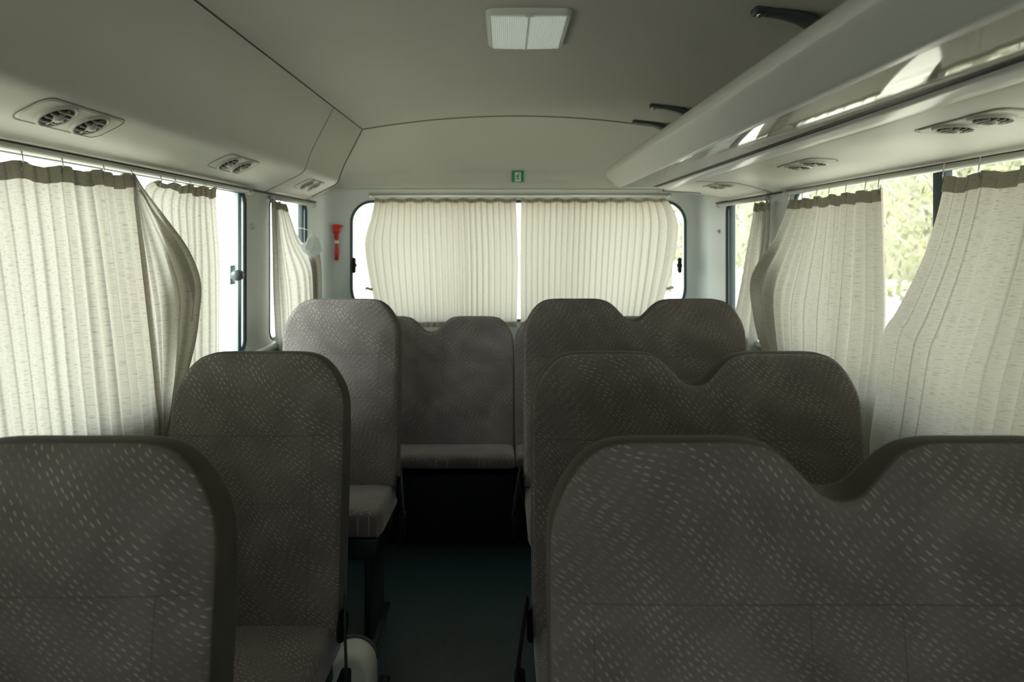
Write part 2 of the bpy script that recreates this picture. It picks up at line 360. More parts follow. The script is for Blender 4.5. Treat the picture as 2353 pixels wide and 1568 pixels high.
# ---------------------------------------------------------------- curtains
def curtain(plane,off,inward,lp,rp,npl,amp,label,hem=False,hooks=6,railz=None,seed=0,tapeh=.035,kl=2.2,kr=2.2,cm='cur',flap=None,hb=.03,wedge=None,irr=.008):
    rnd=np.random.RandomState(seed)
    rows=46
    L0=np.array(resample(catmull(lp,60),rows)); R0=np.array(resample(catmull(rp,60),rows))
    ph=rnd.rand(6)*6.28
    ctr=(float((L0[0][0]+R0[0][0])/2),float((L0[0][1]+R0[0][1])/2))
    org=Vector((off,ctr[0],ctr[1])) if plane=='X' else Vector((ctr[0],off,ctr[1]))
    hei=abs(L0[0][1]-L0[-1][1])
    def row(A,t):
        u=t*(rows-1); i=min(int(u),rows-2); f=u-i; return A[i]*(1-f)+A[i+1]*f
    def to3(h,z,d):
        q=Vector((off+inward*d,h,z)) if plane=='X' else Vector((h,off+inward*d,z))
        return q-org
    def pt(s,t,extra=0.0,L=L0,Rr=R0,npl=npl,kl=kl,kr=kr,lin=False):
        l=row(L,t); r=row(Rr,t)
        if lin: p=l*(1-s)+r*s
        else:
            lb=L[0]*(1-t)+L[-1]*t; rb=Rr[0]*(1-t)+Rr[-1]*t
            p=lb*(1-s)+rb*s+(1-s)**kl*(l-lb)+s**kr*(r-rb)
        a=2*pi*npl*(s+irr*math.sin(3*s*2*pi+ph[0])+irr*.5*math.sin(11*s+ph[1]+1.2*t))
        w=amp*(.72+.42*math.sin(7.3*s+ph[2]+.8*t))*(.75+.45*t)
        sn=math.sin(a); d=w*(math.copysign(abs(sn)**.7,sn)+.25*math.sin(2*a+ph[4]))
        big=.008*math.sin(2*pi*s*2.3+ph[5])*min(1,t*2)
        hz=p[1]-(0 if lin else .009*(1-math.cos(2*pi*s*hooks))*.5*max(0,1-t*6))
        return to3(p[0],hz,d+big+extra)
    e=empty('curtain',label,'curtain',tuple(org),'pleated window curtains')
    pw=.045 if cm=='cur' else .033
    def sheet(t0,t1,nr,extra,name,m,**kw):
        vs=[];uv=[]; npp=kw.get('npl',npl); cols=npp*8+1
        for j in range(nr):
            t=t0+(t1-t0)*j/(nr-1)
            for i in range(cols):
                s=i/(cols-1); vs.append(pt(s,t,extra(s) if callable(extra) else extra,**kw)); uv.append((s*npp*pw,-t*hei))
        fs=[(j*cols+i,j*cols+i+1,(j+1)*cols+i+1,(j+1)*cols+i) for j in range(nr-1) for i in range(cols-1)]
        return mobj(name,vs,fs,m,e,uvs=uv,fix=False)
    sheet(0,1,rows,0,'curtain_cloth',cm)
    sheet(0,tapeh/hei,4,.003,'header_tape','tape')
    if hem: sheet(1-hb/hei,1,4,.003,'hem','tape')
    if wedge:
        a_,b_,n_,ex=wedge
        A=np.array(resample(catmull(a_,60),rows)); B=np.array(resample(catmull(b_,60),rows))
        sheet(0,1,rows,ex,'gathered_edge',cm,L=A,Rr=B,npl=n_,lin=True)
    if flap:
        A=np.array(resample(catmull(flap[0],40),30)); B=np.array(resample(catmull(flap[1],40),30)); vs=[];uv=[]; nc_=13
        for j in range(30):
            for i in range(nc_):
                s=i/(nc_-1); p=A[j]*(1-s)+B[j]*s
                d=.024+.004*math.sin(s*pi)-.012*s+.002*math.sin(j*.6+s*3)*math.sin(s*pi)
                vs.append(to3(p[0],p[1],d)); uv.append((s*.09,-j/29*.5))
        fs=[(j*nc_+i,j*nc_+i+1,(j+1)*nc_+i+1,(j+1)*nc_+i) for j in range(29) for i in range(nc_-1)]
        mobj('folded_edge',vs,fs,'curF',e,uvs=uv,fix=False)
    for h in range(hooks+1):
        s=min(max(h/hooks,.008),.992); p=pt(s,0,.004)
        zz=(railz-org.z) if railz else p.z+.03
        mb=MB(); xo=Vector((inward*.004,0,0)) if plane=='X' else Vector((0,inward*.004,0))
        mb.tube([p-Vector((0,0,.02)),p+xo,Vector((p.x,p.y,zz))],.0014,6); mb.obj('hook','chrome',e)
    return e
def SP(l,X): return [S(a,b,X) for a,b in l]
def RP(l,Y): return [R(a,b,Y) for a,b in l]
RZL=H+.183; RZR=H+.178
XcA=XL+.06; XcB=XL+.03
outer=[(303,402),(325,438),(372,500),(425,575),(452,650),(447,730),(436,800),(400,930),(372,1005)]
curtain('X',XcA,1,[(.52,H+.13),(.58,H-.3),(.66,H-.8)],SP([(298,398),(318,560),(338,760),(352,920),(358,1005)],XcA)+[(1.76,H-.7),(1.74,H-.8)],27,.012,
  'cream woven pleated curtain gathered at a sliding side window',hooks=9,railz=RZL,seed=1,kr=1,irr=.011,
  wedge=(SP([(296,400),(313,560),(333,760),(348,920),(354,1005)],XcA)+[(1.735,H-.8)],SP(outer,XcA)+[(1.78,H-.8)],5,lambda s:.004),
  flap=(SP([(318,432),(344,485),(384,552),(418,618),(438,680),(440,730)],XcA+.02),SP([(325,438),(372,500),(425,575),(452,650),(450,700),(444,740)],XcA+.02)))
curtain('X',XcB,1,SP([(362,414),(328,440),(345,560),(360,800),(370,950)],XcB)+[(1.8,H-.8)],SP([(494,430),(500,520),(507,620),(507,800),(506,950)],XcB)+[(2.24,H-.8)],10,.009,
  'cream woven pleated curtain beside the window pillar',hooks=4,railz=RZL,seed=2)
XcC=XL+.035
curtain('X',XcC,1,SP([(626,458),(630,560),(634,680),(640,805)],XcC)+[(2.86,H-.65)],SP([(655,468),(668,500),(692,555),(732,582),(738,680),(738,805)],XcC)+[(3.45,H-.65)],8,.010,
  'cream pleated curtain pulled narrow at the small rear side window',hooks=2,railz=H+.175,seed=3,kr=1.5)
XdD=XR-.035
curtain('X',XdD,-1,SP([(1738,466),(1724,560),(1705,680),(1675,815)],XdD)+[(3.2,H-.62)],SP([(1768,462),(1764,560),(1745,680),(1736,815)],XdD)+[(2.9,H-.62)],5,.012,
  'cream curtain bunched tightly beside the window pillar',hooks=2,railz=H+.172,seed=4)
XdE=XR-.078
curtain('X',XdE,-1,SP([(1822,458),(1785,545),(1728,638),(1736,740),(1760,830)],XdE)+[(2.55,H-.75)],SP([(2028,430),(2030,560),(2030,750),(2012,900),(2000,1010)],XdE)+[(1.9,H-.78)],13,.012,
  'cream woven pleated curtain hanging at the wide side window',hooks=6,railz=RZR,seed=5,kl=3,irr=.016)
XdF=XR-.10
curtain('X',XdF,-1,SP([(2172,404),(2150,500),(2113,605),(2055,715),(2024,765),(2006,900),(1992,1050)],XdF)+[(1.8,H-.8)],[(.52,H+.14),(.58,H-.3),(.66,H-.8)],23,.0135,
  'cream woven pleated curtain spread across the wide side window',hooks=8,railz=RZR,seed=6,kl=5,irr=.012)
YG=YR-.06
curtain('Y',YG,-1,RP([(862,455),(852,500),(838,560),(848,640),(862,700),(876,752)],YG),RP([(1186,455),(1191,600),(1188,752)],YG),24,.006,
  'cream pleated curtain covering one half of the rear window',hem=True,hooks=8,railz=H+.235,seed=7,tapeh=.022,cm='curR',kl=7)
curtain('Y',YG,-1,RP([(1197,455),(1195,600),(1196,752)],YG),RP([(1528,455),(1547,478),(1558,520),(1548,600),(1528,680),(1504,752)],YG),24,.006,
  'cream pleated curtain covering the other half of the rear window',hem=True,hooks=8,railz=H+.235,seed=8,tapeh=.022,cm='curR',kr=7)
def rail(p,q,label):
    mb=MB(); p=Vector(p);q=Vector(q); mb.tube([p,q],.009,12)
    for c in (p,q):
        d=(q-p).normalized(); mb.tube([c-d*.008,c+d*.008],.012,12)
    o=mb.obj('curtain_rail','rail')
    return tag(o,label,'curtain rail')
rail((XL+.02,YF+.1,H+.186),(XL+.02,2.56,H+.186),'slim grey metal curtain rail above the side window')
rail((XL+.02,2.80,H+.178),(XL+.02,3.42,H+.178),'short grey metal curtain rail above the small side window')
rail((XR-.02,YF+.1,H+.182),(XR-.02,2.6,H+.182),'slim grey metal curtain rail above the side window')
rail((XR-.02,2.80,H+.176),(XR-.02,3.42,H+.176),'short grey metal curtain rail above the small side window')
a=R(850,450,YG);b=R(1540,450,YG); rail((a[0],YG+.02,H+.252),(b[0],YG+.02,H+.252),'grey metal curtain rail across the rear window')
M['tieb']=mat('tie_band_cloth',(.42,.40,.33),.85,.05,20)
for px,py,s in ((848,664,1),(1540,662,-1)):
    x,z=R(px,py,YG-.03); mb=MB(); pts=[(s*.04*t-.02*s,-.012*math.sin(pi*t),.004*math.sin(5*t)) for t in np.linspace(0,1,10)]
    mb.tube(pts,.008,8,flat=(.25,1)); o=mb.obj('curtain_tieback','tieb',loc=(x,YG-.03,z)); tag(o,'small fabric tie band holding the curtain edge','curtain tie')

# ---------------------------------------------------------------- luggage rack
def rack():
    e=empty('luggage_rack','long satin grey overhead luggage rack with a mirrored strip','luggage rack',(.8,0,H+.25))
    ox,oz=.8,H+.25
    ctrl=[(.545,.350),(.512,.350),(.495,.346),(.484,.336),(.479,.323),(.4805,.313),(.486,.303),(.510,.280),(.534,.2575),(.541,.2525),(.548,.2505),(.560,.250)]
    prof=[tuple(p) for p in catmull(ctrl,52)]+[(.565,.262),(.575,.30),(.565,.335)]
    cx,cz=.53,.29
    k=len(prof); ys=[-1.4,-.5,.5,1.5,2.5,3.03]; sc=[(y,1.0) for y in ys]+[(3.09,.99),(3.13,.95),(3.16,.86),(3.18,.65),(3.187,.3),(3.188,.03)]
    vs=[];c=(cx+.012,cz-.005)
    for y,s in sc:
        for (x,z) in prof: vs.append((c[0]+(x-c[0])*s-ox,y,c[1]+(z-c[1])*s+H-oz))
    fs=[(i*k+j,i*k+(j+1)%k,(i+1)*k+(j+1)%k,(i+1)*k+j) for i in range(len(sc)-1) for j in range(k)]
    mobj('rack_nose',vs,fs,'gloss',e)
    mb=MB(); mb.box((.558-ox,-1.4,.250+H-oz),(.703-ox,3.14,.262+H-oz),.002); o=mb.obj('rack_panel','rackpanel',e); autosm(o)
    mb=MB(); mb.box((.703-ox,-1.4,.2515+H-oz),(.732-ox,3.14,.262+H-oz)); mb.obj('rack_gap_strip','black',e,False)
    pr=[(.732,.262),(.732,.249),(.736,.2455),(.744,.244),(.775,.2425),(.796,.2425),(.806,.245),(.81,.25),(.81,.262)]
    mb=MB(); k=len(pr); ys=[-1.4,3.15]; vs=[(x-ox,y,z+H-oz) for y in ys for x,z in pr]
    mb.add(vs,[(j,(j+1)%k,k+(j+1)%k,k+j) for j in range(k)]+[tuple(range(k)),tuple(range(k,2*k))]); o=mb.obj('rack_lip','gloss',e); autosm(o)
    mb=MB(); mb.box((.545-ox,3.125,.246+H-oz),(.81-ox,3.165,.275+H-oz),.01); mb.obj('rack_end_cap','gloss',e)
rack()
for d in (1.66,2.84,3.22):
    x0=.66; z0=ceilZ(x0); e=empty('rack_bracket','dark grey curved arm joining the luggage rack to the ceiling','bracket',(x0,d,z0),'dark rack support arms')
    mb=MB(); pts=catmull([(0,0,-.008),(.05,0,-.012),(.11,.0,-.03),(.15,0,-.07),(.165,0,-.13),(.14,0,-.27),(.10,0,-.31)],30)
    rr=[.013+.010*min(1,i/12) for i in range(30)]
    mb.tube(pts,rr,10,flat=(1.6,.7)); mb.obj('arm','bracket',e)
    mb=MB(); mb.box((-.03,-.02,-.014),(.02,.02,.004),.006); mb.obj('mounting_foot','bracket',e)
    mb=MB(); mb.lathe([(0.0003,-.02),(.007,-.02),(.008,-.013)],(-.012,0,0),12); mb.obj('screw','chrome',e)

# ---------------------------------------------------------------- vents
def vent(x,y,z,n,label,q=.80):
    n=Vector(n).normalized(); u=Vector((0,1,0)); v=n.cross(u)
    e=empty('air_vent',label,'air vent',(x,y,z),'overhead air vents')
    e.matrix_world=Matrix.Translation((x,y,z))@Matrix((u,v,n)).transposed().to_4x4()
    mb=MB(); out=rrect(-.165*q,.165*q,-.055*q,.055*q,.030*q,8); k=len(out); inn=rrect(-.155*q,.155*q,-.048*q,.048*q,.026*q,8)
    vs=[(a,b,-.004) for a,b in out]+[(a,b,.002) for a,b in inn]
    mb.add(vs,[(i,(i+1)%k,k+(i+1)%k,k+i) for i in range(k)]+[tuple(range(k,2*k))])
    mb.tube([(a,b,.0) for a,b in out],.0006,6,1,closed=True); o=mb.obj('vent_plate',['cove','seam'],e); autosm(o,30)
    for c in (-.066*q,.066*q):
        mb=MB(); mb.lathe([(.052*q,.001),(.050*q,.006),(.045*q,.008),(.041*q,.005),(.040*q,.0028)],(c,0,0),30)
        mb.obj('vent_ring','ventp',e)
        mb=MB(); mb.lathe([(.042*q,.005),(.030*q,.0038),(0.0005,.0034)],(c,0,0),24); mb.obj('vent_bowl','ventd',e)
        mb=MB()
        for a in np.linspace(-.024,.024,4)*q:
            hl=math.sqrt((.036*q)**2-a*a); mb.box((c-hl,a-.002,.004),(c+hl,a+.002,.0095),.001)
        mb.box((c-.002,-.034*q,.004),(c+.002,.034*q,.009))
        mb.obj('vent_louver','ventf',e)
        mb=MB(); mb.lathe([(.014*q,.005),(.014*q,.011),(.011*q,.014),(0.0005,.015)],(c,0,0),20); mb.obj('vent_hub','ventp',e)
lvn=(.45,0,-.89)
for y in (1.37,2.19,3.03): vent(-.905,y,H+.2515,lvn,'beige overhead panel with twin round air nozzles')
for y in (1.32,2.05,2.86): vent(.945,y,H+.2365,(-.08,0,-1),'beige overhead panel with twin round air nozzles')

# ---------------------------------------------------------------- ceiling lamp
e=empty('ceiling_lamp','square white ceiling lamp with a finely ribbed lens','ceiling lamp',(.066,1.925,ceilZ(.066)))
def slab(name,m,hx,hy,z0,z1,r,hx2=None,hy2=None):
    hx2=hx2 or hx; hy2=hy2 or hy
    lv=[(hx,hy,z0),(hx,hy,z0+(z1-z0)*.5),(hx-(hx-hx2)*.3,hy-(hy-hy2)*.3,z0+(z1-z0)*.8),(hx2,hy2,z1)]
    vs=[];k=None
    for a,b,z in lv:
        q=rrect(-a,a,-b,b,r,8); k=len(q); vs+=[(x,y,z) for x,y in q]
    fs=[(l*k+i,l*k+(i+1)%k,(l+1)*k+(i+1)%k,(l+1)*k+i) for l in range(3) for i in range(k)]+[tuple(range(3*k,4*k))]
    mb=MB(); mb.add(vs,fs); o=mb.obj(name,m,e); autosm(o,35); return o
slab('lamp_base','lampb',.119,.164,.004,-.016,.026,.113,.158)
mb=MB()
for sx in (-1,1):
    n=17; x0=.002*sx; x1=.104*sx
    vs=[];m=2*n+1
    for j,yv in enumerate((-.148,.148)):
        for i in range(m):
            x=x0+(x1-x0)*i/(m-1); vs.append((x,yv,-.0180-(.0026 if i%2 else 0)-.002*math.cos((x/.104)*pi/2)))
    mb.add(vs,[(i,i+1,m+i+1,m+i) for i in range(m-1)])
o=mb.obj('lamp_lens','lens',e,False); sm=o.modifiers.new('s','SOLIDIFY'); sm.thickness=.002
mb=MB(); mb.box((-.002,-.150,-.024),(.002,.150,-.016),.001); mb.box((-.012,-.163,-.022),(.012,-.150,-.014),.003); mb.obj('lamp_divider','lampb',e)

# ---------------------------------------------------------------- exit sign
ic=n1+int((n2)*((R(1190,0,3.7)[0]-(XL+CR))/(xb-xa)))
best=min(np.linspace(.5,1,200),key=lambda v: abs(VY-(capP(ic,v).z-H)*F/capP(ic,v).y-405))
c=capP(ic,best); tz=(capP(ic,best-.02)-capP(ic,best+.02)).normalized(); nn=Vector((1,0,0)).cross(tz).normalized()
if nn.y>0: nn=-nn
e=empty('exit_sign','small green and white running man emergency exit sticker','exit sign')
e.matrix_world=Matrix.Translation(Vector(((1190-VX)*c.y/F,c.y,c.z))+nn*.006)@Matrix((tz.cross(nn),tz,nn)).transposed().to_4x4()
mb=MB(); mb.box((-.033,-.036,-.003),(.033,.036,.001),.001); mb.obj('sign_plate','green',e,False)
mb=MB(); mb.add([(-.017,-.029,.0018),(.017,-.029,.0018),(.017,.029,.0018),(-.017,.029,.0018)],[(0,1,2,3)]); mb.obj('sign_doorway','white',e,False)
mb=MB(); z=.0024
mb.lathe([(.0052,0),(0.0002,0)],(.003,.019,z),14)
def limb(a,b,w):
    a=Vector((*a,z));b=Vector((*b,z)); d=(b-a).normalized(); q=Vector((-d.y,d.x,0))*w; mb.add([a+q,b+q,b-q,a-q],[(0,1,2,3)])
limb((.001,.012),(-.003,-.003),.0048); limb((-.003,-.002),(.007,-.010),.0032); limb((.007,-.010),(.003,-.023),.0028); limb((-.003,-.002),(-.006,-.014),.0032); limb((-.006,-.014),(-.016,-.017),.0028)
limb((.001,.011),(.009,.006),.0024); limb((.009,.006),(.015,.010),.0022); limb((0,.010),(-.009,.008),.0024); limb((-.009,.008),(-.012,.000),.0022)
mb.obj('sign_running_figure','green',e,False)

# ---------------------------------------------------------------- hammer
th=math.radians(68); hx=XL+CR-CR*math.cos(th); hy=YR-CR+CR*math.sin(th)
nn=Vector((math.cos(th),-math.sin(th),0)); zz=Vector((0,0,1)); uu=zz.cross(nn)
e=empty('emergency_hammer','red emergency hammer clipped to the rear corner pillar','emergency hammer')
e.matrix_world=Matrix.Translation(Vector((hx,hy,H-.02)))@Matrix((uu,zz,nn)).transposed().to_4x4()
mb=MB(); mb.box((-.018,.055,0),(.018,.105,.022),.006); mb.box((-.011,.02,0),(.011,.06,.014),.004); mb.obj('holder','red',e)
mb=MB(); mb.box((-.024,.088,.010),(.024,.102,.028),.004); mb.lathe([(.0002,.03),(.005,.022),(.006,.0)],(0,0,0),10,0,Matrix.Translation((.010,.095,.019))@Matrix.Rotation(pi/2,4,'Y')); mb.obj('hammer_head','red',e)
mb=MB(); mb.tube([(0,.085,.016),(0,.02,.016),(0,-.02,.014),(0,-.06,.014),(0,-.1,.012)],[.006,.006,.009,.011,.010],12); mb.obj('handle','red',e)
mb=MB(); mb.box((-.013,-.004,.0),(.013,.012,.026),.004); mb.obj('clip','white',e)

# hanging bag
bx=XL+.125; y,z=S(719,528,bx); e=empty('plastic_bag','small crumpled white plastic bag hanging by the window','plastic bag',(bx,y,z))
bm=bmesh.new(); bmesh.ops.create_icosphere(bm,subdivisions=4,radius=1)
for v in bm.verts:
    c=v.co.copy(); t=(1-c.z)/2
    nz=noise.noise(c*2.2)*.30+noise.noise(c*6)*.16
    k_=min(1,.22+1.25*max(0,t-.12))
    v.co=Vector((c.x*k_*.048*(1+nz),c.y*k_*.085*(1+nz),-t*.125+.008*nz))
bm.verts.index_update(); vs=[v.co.copy() for v in bm.verts]; fs=[[v.index for v in f.verts] for f in bm.faces]; bm.free()
mobj('bag_body',vs,fs,'bag',e)
mb=MB(); mb.tube([(0,0,-.008),(-.05,.01,.006),(-.125,.02,.012)],.0015,8); mb.obj('bag_handle','bag',e)

# ---------------------------------------------------------------- seats
TILT=.085
def backrest(W_,Ht,top):
    T=.118; Rf=.012; Rb=.022
    tp=resample(catmull(top,300),92 if W_>.6 else 60)
    n=len(tp)
    outl=[(tp[0][0],z) for z in np.linspace(0,tp[0][1],20)[:-1]]+[tuple(p) for p in tp]+[(tp[-1][0],z) for z in np.linspace(tp[-1][1],0,20)[1:]]
    O=np.array(outl+[outl[0]]); A=O[:-1];B=O[1:]
    def dist(x,z):
        p=np.array([x,z]); d=B-A; L2=(d**2).sum(1)+1e-12; t=np.clip(((p-A)*d).sum(1)/L2,0,1); q=A+d*t[:,None]
        return float(np.sqrt(((p-q)**2).sum(1)).min())
    def yf(x,z):
        d=dist(x,z); y=0
        if d<Rf: y=Rf-math.sqrt(max(0,Rf*Rf-(Rf-d)**2))
        y-=.012*(1-math.exp(-d/.07))
        k=z/Ht
        y-= .008*math.exp(-((k-.33)/.16)**2)*(1-math.exp(-d/.05))
        return y+TILT*z/Ht
    def Tz(z):
        k=max(0,(z/Ht-.55)/.45); return T-.055*k*k
    def yb(x,z):
        d=dist(x,z); TT=Tz(z); y=TT
        if d<Rb: y=TT-(Rb-math.sqrt(max(0,Rb*Rb-(Rb-d)**2)))
        return y+TILT*z/Ht
    ncol=n
    cols=[(float(p[0]),float(p[1])) for p in tp]
    ts=[0,.008,.018,.03,.05,.08]+list(np.linspace(.12,.90,22))+[.925,.945,.958,.968,.976,.983,.99,.996,1]
    vs=[]
    for (x,zt) in cols:
        for t in ts:
            z=zt*t; vs.append((x,yf(x,z),z))
    m=len(ts); nb=len(vs)
    for (x,zt) in cols:
        for t in ts:
            z=zt*t; vs.append((x,yb(x,z),z))
    fs=[];mi=[]
    for i in range(ncol-1):
        for j in range(m-1):
            q=(i*m+j,(i+1)*m+j,(i+1)*m+j+1,i*m+j+1); fs.append(q); mi.append(0)
            fs.append(tuple(nb+k for k in reversed(q))); mi.append(1)
    bl=[i*m+m-1 for i in range(ncol)]; 
    left=[j for j in range(m)]; right=[(ncol-1)*m+j for j in range(m)]
    bot=[i*m for i in range(ncol)]
    for ring_ in (bl,left,right,bot):
        for a,b in zip(ring_[:-1],ring_[1:]): fs.append((a,b,nb+b,nb+a)); mi.append(1)
    mb=MB(); mb.v=vs; mb.f=fs; mb.m=mi
    pts=[]
    Oc=np.array(outl); tg=np.gradient(Oc,axis=0); 
    for p,t in zip(Oc,tg):
        t=t/np.linalg.norm(t); nrm=np.array([t[1],-t[0]]); q=p+nrm*.0012
        if q[1]<.02: continue
        pts.append((q[0],Rf*.80+TILT*q[1]/Ht,q[1]))
    mb.tube(pts,.0020,6,2)
    return mb,yf
def seamline(mb,yf,a,b,n=24):
    pts=[]
    for t in np.linspace(0,1,n):
        x=a[0]+(b[0]-a[0])*t; z=a[1]+(b[1]-a[1])*t; pts.append((x,yf(x,z)+.0005,z))
    mb.tube(pts,.0009,6,2)
BH=.70; BZ=.40
w=.449; sh=.145
sho=[(0,BH-sh-.03),(.0005,BH-sh),(.004,BH-sh+.03),(.016,BH-.080),(.040,BH-.040),(.068,BH-.014),(.098,BH-.003),(.14,BH)]
one=sho+[(w/2,BH)]+[(w-x,z) for x,z in reversed(sho)]
w2=.858; c=w2/2
half=sho+[(.21,BH),(.274,BH),(.309,BH-.004),(.335,BH-.014),(.358,BH-.033),(.379,BH-.056),(.400,BH-.075),(c,BH-.083)]
two=half+[(w2-x,z) for x,z in reversed(half[:-1])]
mb1,yf1=backrest(w,BH,one)
hz=BH-.205; hz2=BH-.37
seamline(mb1,yf1,(.008,hz),(w-.008,hz)); 
for x in (.075,w-.075): seamline(mb1,yf1,(x,.02),(x+(.0),hz))
seamline(mb1,yf1,(.075,hz2),(w-.075,hz2))
mb2,yf2=backrest(w2,BH,two)
seamline(mb2,yf2,(.008,hz-.01),(w2-.008,hz-.01),40)
for x in (.06,c-.065,c+.065,w2-.06): seamline(mb2,yf2,(x,.02),(x,hz-.02))
def cushion(W_,L_=.33,T=.12,TU=.02,r=.035):
    mb=MB()
    nx,ny=40,24
    def dens(n): 
        u=np.linspace(-1,1,n); return np.sign(u)*(1-(1-np.abs(u))**1.9)
    X=dens(nx)*W_/2; Y=dens(ny)*(L_+.06)/2-(L_+.06)/2+.06
    vs=[];
    for s in (0,1):
        for x in X:
            for y in Y:
                d=min(W_/2-abs(x),y+L_,.06-y); ro=0
                if d<r: ro=r-math.sqrt(max(0,r*r-(r-d)**2))
                tilt=TU*(-y/L_)
                cr=.004*math.exp(-((y+L_*.30)/.012)**2)
                if s==0: z=-ro+.010*(1-math.exp(-max(d,0)/.05))-cr+tilt-.01
                else: z=-T+ro*.5+tilt-.01
                fr=max(0,1-(y+L_)/.06); xx=x*(1-.06*fr*fr) if W_<.6 else x
                vs.append((xx,y,z))
    N1=nx*ny; fs=[]
    for i in range(nx-1):
        for j in range(ny-1):
            q=(i*ny+j,(i+1)*ny+j,(i+1)*ny+j+1,i*ny+j+1); fs.append(q); fs.append(tuple(N1+k for k in q))
    def st(l):
        for a,b in zip(l[:-1],l[1:]): fs.append((a,b,N1+b,N1+a))
    st([i*ny for i in range(nx)]); st([i*ny+ny-1 for i in range(nx)]); st(list(range(ny))); st([(nx-1)*ny+j for j in range(ny)])
    mb.v=vs; mb.f=fs; mb.m=[0]*len(fs); return mb
protos=[]
def proto(mb,name,mats,sub=0):
    o=mobj(name,[(x-sub,y,z) for x,y,z in mb.v],mb.f,mats,midx=mb.m); COL.objects.unlink(o); o.name='proto'; protos.append(o); return o
PB={1:proto(mb1,'backrest',['seat','gusset','stitch'],w/2),2:proto(mb2,'backrest',['seat','gusset','stitch'],w2/2)}
for o in PB.values(): autosm(o,60)
PC={1:proto(cushion(w-.01,.27,.09,.018,.024),'seat_cushion',['seattop']),2:proto(cushion(w2/2-.01,.33,.105,.02,.028),'seat_cushion',['seattop']),3:proto(cushion(w2,.33,.06,.058,.026),'seat_cushion',['seattop'])}
def build_seat(kind,X0,Yo,dz,label,aisle,bench=False,cdz=None,side=True):
    W_=w if kind==1 else w2
    cz=.43+(dz if cdz is None else cdz)
    e=empty('passenger_seat' if kind==1 else 'double_passenger_seat',label,'seat',(X0+W_/2,Yo,0),'grey bus seats')
    def inst(src,loc,nm):
        q=src.copy(); q.name=nm; COL.objects.link(q); q.parent=e; q.location=loc; return q
    inst(PB[kind],(0,0,BZ+dz),'backrest')
    n=1 if (kind==1 or bench) else 2
    for i in range(n):
        inst(PC[3 if bench else kind],((i-(n-1)/2)*(W_/n),0,cz+.01),'seat_cushion')
    zb=cz-.13
    if not bench:
        mb=MB(); mb.box((-W_/2+.02,-.24,zb-.03),(W_/2-.02,.05,zb+.045),.008); 
        mb.obj('seat_frame','steel',e)
        for x in ((-W_/2+.06),(W_/2-.06)):
            mb=MB(); mb.box((x-.012,-.22,.012),(x+.012,.02,zb-.02),.008); mb.box((x-.03,-.24,0.001),(x+.03,.05,.014),.004); mb.obj('leg','steel',e)
    else:
        mb=MB(); mb.box((-W_/2,-.28,.001),(W_/2,.10,cz-.045),.006); mb.obj('bench_base','black',e)
    if side:
        ax=aisle*(W_/2)
        mb=MB(); mb.lathe([(.0005,.014),(.030,.014),(.038,.009),(.040,0)],(0,0,0),24,0,Matrix.Translation((ax,.04,cz-.015))@Matrix.Rotation(aisle*pi/2,4,'Y')); mb.obj('recliner_cover','black',e)
        mb=MB(); z0=cz
        pts=[(ax+aisle*.012,.04,z0+.05),(ax+aisle*.026,-.02,z0+.01),(ax+aisle*.038,-.06,z0-.06),(ax+aisle*.034,-.055,z0-.13),(ax+aisle*.012,-.02,z0-.19)]
        mb.tube([tuple(p) for p in catmull(pts,20)],.026,10,flat=(.14,1)); mb.obj('seat_belt','belt',e)
        mb=MB(); mb.box((ax+aisle*.034-.013,-.09,z0-.16),(ax+aisle*.034+.013,-.035,z0-.07),.008); mb.obj('belt_buckle','black',e)
    return e
LX=-.868; RX=.07
build_seat(1,LX,.87,0,'single dark taupe dashed fabric seat, first of three by wall',1)
build_seat(1,LX,1.625,0,'single dark taupe dashed fabric seat, second of three by wall',1)
build_seat(1,LX+.01,2.45,.066,'single seat in taupe dashed fabric, ahead of the bench',1,cdz=.04)
build_seat(2,RX-.005,.87,0,'double seat in dark taupe fabric with notched top, first of three',-1)
build_seat(2,RX,1.625,0,'double seat in dark taupe fabric with notched top, second of three',-1)
build_seat(2,RX+.003,2.45,.066,'double seat in dark taupe fabric, ahead of the bench',-1,cdz=.04)
build_seat(2,-.811,3.27,-.10,'half of the rear bench, open to the aisle, taupe fabric',1,True,cdz=-.065,side=False)
build_seat(2,.051,3.27,-.10,'half of the rear bench behind another double seat',1,True,cdz=-.065,side=False)
for o in protos: bpy.data.objects.remove(o)

# cream unit on floor
e=empty('floor_heater','rounded cream casing with dark rim beside a seat leg','heater',(-.47,2.02,0))
mb=MB(); 
pr=[(.068*math.cos(t),.068*math.sin(t)+.082) for t in np.linspace(0,pi,18)]; pr=[(.068,0.001)]+pr+[(-.068,0.001)]; k=len(pr)
lv=[(-.058,.72),(-.055,.86),(-.046,.95),(-.034,1),(.04,1)]
vs=[(x*s,y,.001+(z-.001)*(1-(1-s)*.5)) for y,s in lv for x,z in pr]
mb.add(vs,[(l*k+i,l*k+(i+1)%k,(l+1)*k+(i+1)%k,(l+1)*k+i) for l in range(len(lv)-1) for i in range(k)]+[tuple(range(k)),tuple(range((len(lv)-1)*k,len(lv)*k))]); o=mb.obj('casing','cream',e); autosm(o,60)
mb=MB(); mb.tube([(x*1.03,.03,z*1.01+.002) for x,z in pr[1:-1]],.005,8); mb.obj('rim','bracket',e)
mb=MB(); mb.box((.072,-.06,.001),(.105,.05,.02),.006); mb.obj('base_bracket','steel',e)

